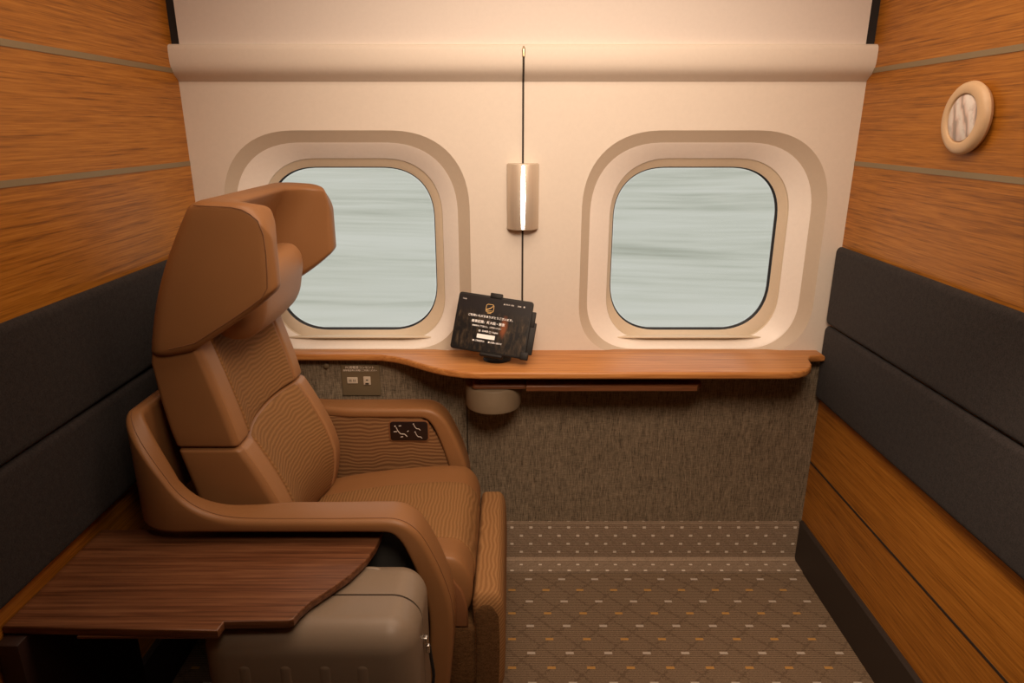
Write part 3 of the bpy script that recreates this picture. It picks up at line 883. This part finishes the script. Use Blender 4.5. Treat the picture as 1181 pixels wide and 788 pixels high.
# ================================================================== suitcase standing under the table
sc = thing('suitcase', 'taupe hard-shell suitcase standing under the walnut table beside the armrest', 'suitcase', (-.39, 1.155, 0))
SX, SZ0, SZ1 = (-.60, -.183), .045, .5440
def half(y0, y1, front):
    c = ((SX[0]+SX[1])/2, (y0+y1)/2, (SZ0+SZ1)/2)
    def fn(p):
        y = p[1]
        return (p[0]+c[0], y+c[1], p[2]+c[2])
    return rbox((SX[1]-SX[0], y1-y0, SZ1-SZ0), (.055, .045 if front else .03, .055), (6, 3, 8), 6, fn)
def shell(y0, y1, yflat):
    """half shell: rounded everywhere except the flat joint at yflat"""
    c = ((SX[0]+SX[1])/2, 0, (SZ0+SZ1)/2); D = abs(y1-y0)
    sgn = 1 if y0 < yflat else -1
    def fn(p):
        # p.y from -D..D ; fold the far half flat onto the joint
        y = min(p[1], 0)
        return (p[0]+c[0], yflat+sgn*y, p[2]+c[2])
    bm = rbox((SX[1]-SX[0], 2*D, SZ1-SZ0), (.06, .055, .06), (6, 6, 8), 6, fn)
    bmesh.ops.remove_doubles(bm, verts=bm.verts, dist=1e-5)
    return bm
fs = obj('front_shell', shell(1.04, 1.146, 1.146), M['case'], sc)
rs = obj('rear_shell', shell(1.278, 1.151, 1.151), M['case'], sc)
for x in (-.51, -.432, -.357, -.285):
    obj('rib', rbox((.026, .012, .36), (.012, .0055, .012), (1, 1, 6), 4, shift((x, 1.0440, .29))), M['case'], fs)
obj('zip_band', rbox((SX[1]-SX[0]-.003, .012, SZ1-SZ0-.003), (.058, .004, .058), (4, 1, 6), 6, shift(((SX[0]+SX[1])/2, 1.1485, (SZ0+SZ1)/2))), M['groove'], sc)
# carry handle on top
obj('handle', tube(smooth_path([(-.362, 1.235, .532), (-.35, 1.235, .5405), (-.32, 1.235, .5415), (-.29, 1.235, .5405), (-.277, 1.235, .532)], 4), .0055, 10), M['case'], sc)
# zip sliders with a short strap
obj('zip_slider', rbox((.010, .014, .016), .003, (1, 1, 1), 3, shift((-.179, 1.147, .435))), M['chrome'], sc)['label'] = 'chrome zip slider'
obj('zip_slider', rbox((.009, .010, .020), .003, (1, 1, 1), 3, shift((-.1745, 1.145, .415))), M['chrome'], sc)['label'] = 'chrome zip slider'
obj('zip_strap', tube(smooth_path([(-.173, 1.157, .41), (-.170, 1.155, .38), (-.166, 1.153, .34), (-.170, 1.152, .30)], 4), .0035, 8), M['black'], sc)['label'] = 'black strap'
for x in (-.55, -.235):
    for y in (1.085, 1.215):
        w = obj('wheel', lathe([(0, -.012), (.018, -.012), (.022, -.009), (.022, .009), (.018, .012), (0, .012)], (x, y, .022), 'x', 20), M['black'], sc)
        obj('fork', newbox((x-.016, y-.014, .022), (x+.016, y+.014, .055), .004), M['darkgrey'], w)

# ================================================================== outside
bm = bmesh.new()
nx_, ny_ = 24, 20; V = {}
for i in range(nx_+1):
    for j in range(ny_+1):
        x = -40+80*i/nx_; t = j/ny_; y = 5+30*t
        z = -1.6+1.2*t+11*t**1.5+.25*math.sin(x*.21+j*.8)
        V[i, j] = bm.verts.new((x, y, z))
for i in range(nx_):
    for j in range(ny_): bm.faces.new([V[i, j], V[i+1, j], V[i+1, j+1], V[i, j+1]])
bank = obj('grass_bank', bm, M['bank'], None, loc=(0, 5, -1.6))
tag(bank, 'pale misty grass bank outside beyond both windows', 'bank', None, 'structure')

# ================================================================== light
def area(name, loc, rot, sx, sy, power, col, spread=PI):
    d = bpy.data.lights.new(name, 'AREA'); d.shape = 'RECTANGLE'; d.size = sx; d.size_y = sy; d.energy = power; d.color = col; d.spread = spread
    o = bpy.data.objects.new(name, d); COL.objects.link(o); o.location = loc; o.rotation_euler = rot; return o
WARM = (1, .755, .56)
area('ceiling_light', (.12, 1.25, ZC-.01), (0, 0, 0), 1.5, .6, 10, WARM)
s = bpy.data.lights.new('wall_wash', 'SPOT'); s.energy = 112; s.color = WARM; s.spot_size = math.radians(88); s.spot_blend = 1; s.shadow_soft_size = .35
so = bpy.data.objects.new('wall_wash', s); COL.objects.link(so); so.location = (.16, .46, 2.08)
so.rotation_euler = (Vector((.12, 2.04, 1.06))-so.location).to_track_quat('-Z', 'Y').to_euler()
s = bpy.data.lights.new('low_door_light', 'SPOT'); s.energy = 24; s.color = WARM; s.spot_size = math.radians(70); s.spot_blend = 1; s.shadow_soft_size = .05
so = bpy.data.objects.new('low_door_light', s); COL.objects.link(so); so.location = (.55, .75, 1.5)
so.rotation_euler = (Vector((1.0, 1.06, .28))-Vector((.55, .75, 1.5))).to_track_quat('-Z', 'Y').to_euler()

w = bpy.data.worlds.new('overcast'); S.world = w; w.use_nodes = True
bg = w.node_tree.nodes['Background']; bg.inputs[0].default_value = (.97, 1, .98, 1); bg.inputs[1].default_value = .85

# ================================================================== camera
cam = bpy.data.cameras.new('camera'); cam.sensor_width = 36; cam.sensor_fit = 'HORIZONTAL'; cam.lens = 780/1181*36
cam.clip_start = .02; cam.clip_end = 200
co = bpy.data.objects.new('camera', cam); COL.objects.link(co)
co.location = (0, 0, 1.445); co.rotation_euler = (math.radians(90-17.571), 0, 0)
S.camera = co
vs = S.view_settings; vs.view_transform = 'Standard'; vs.look = 'None'; vs.gamma = 1; vs.exposure = .33; vs.use_curve_mapping = False
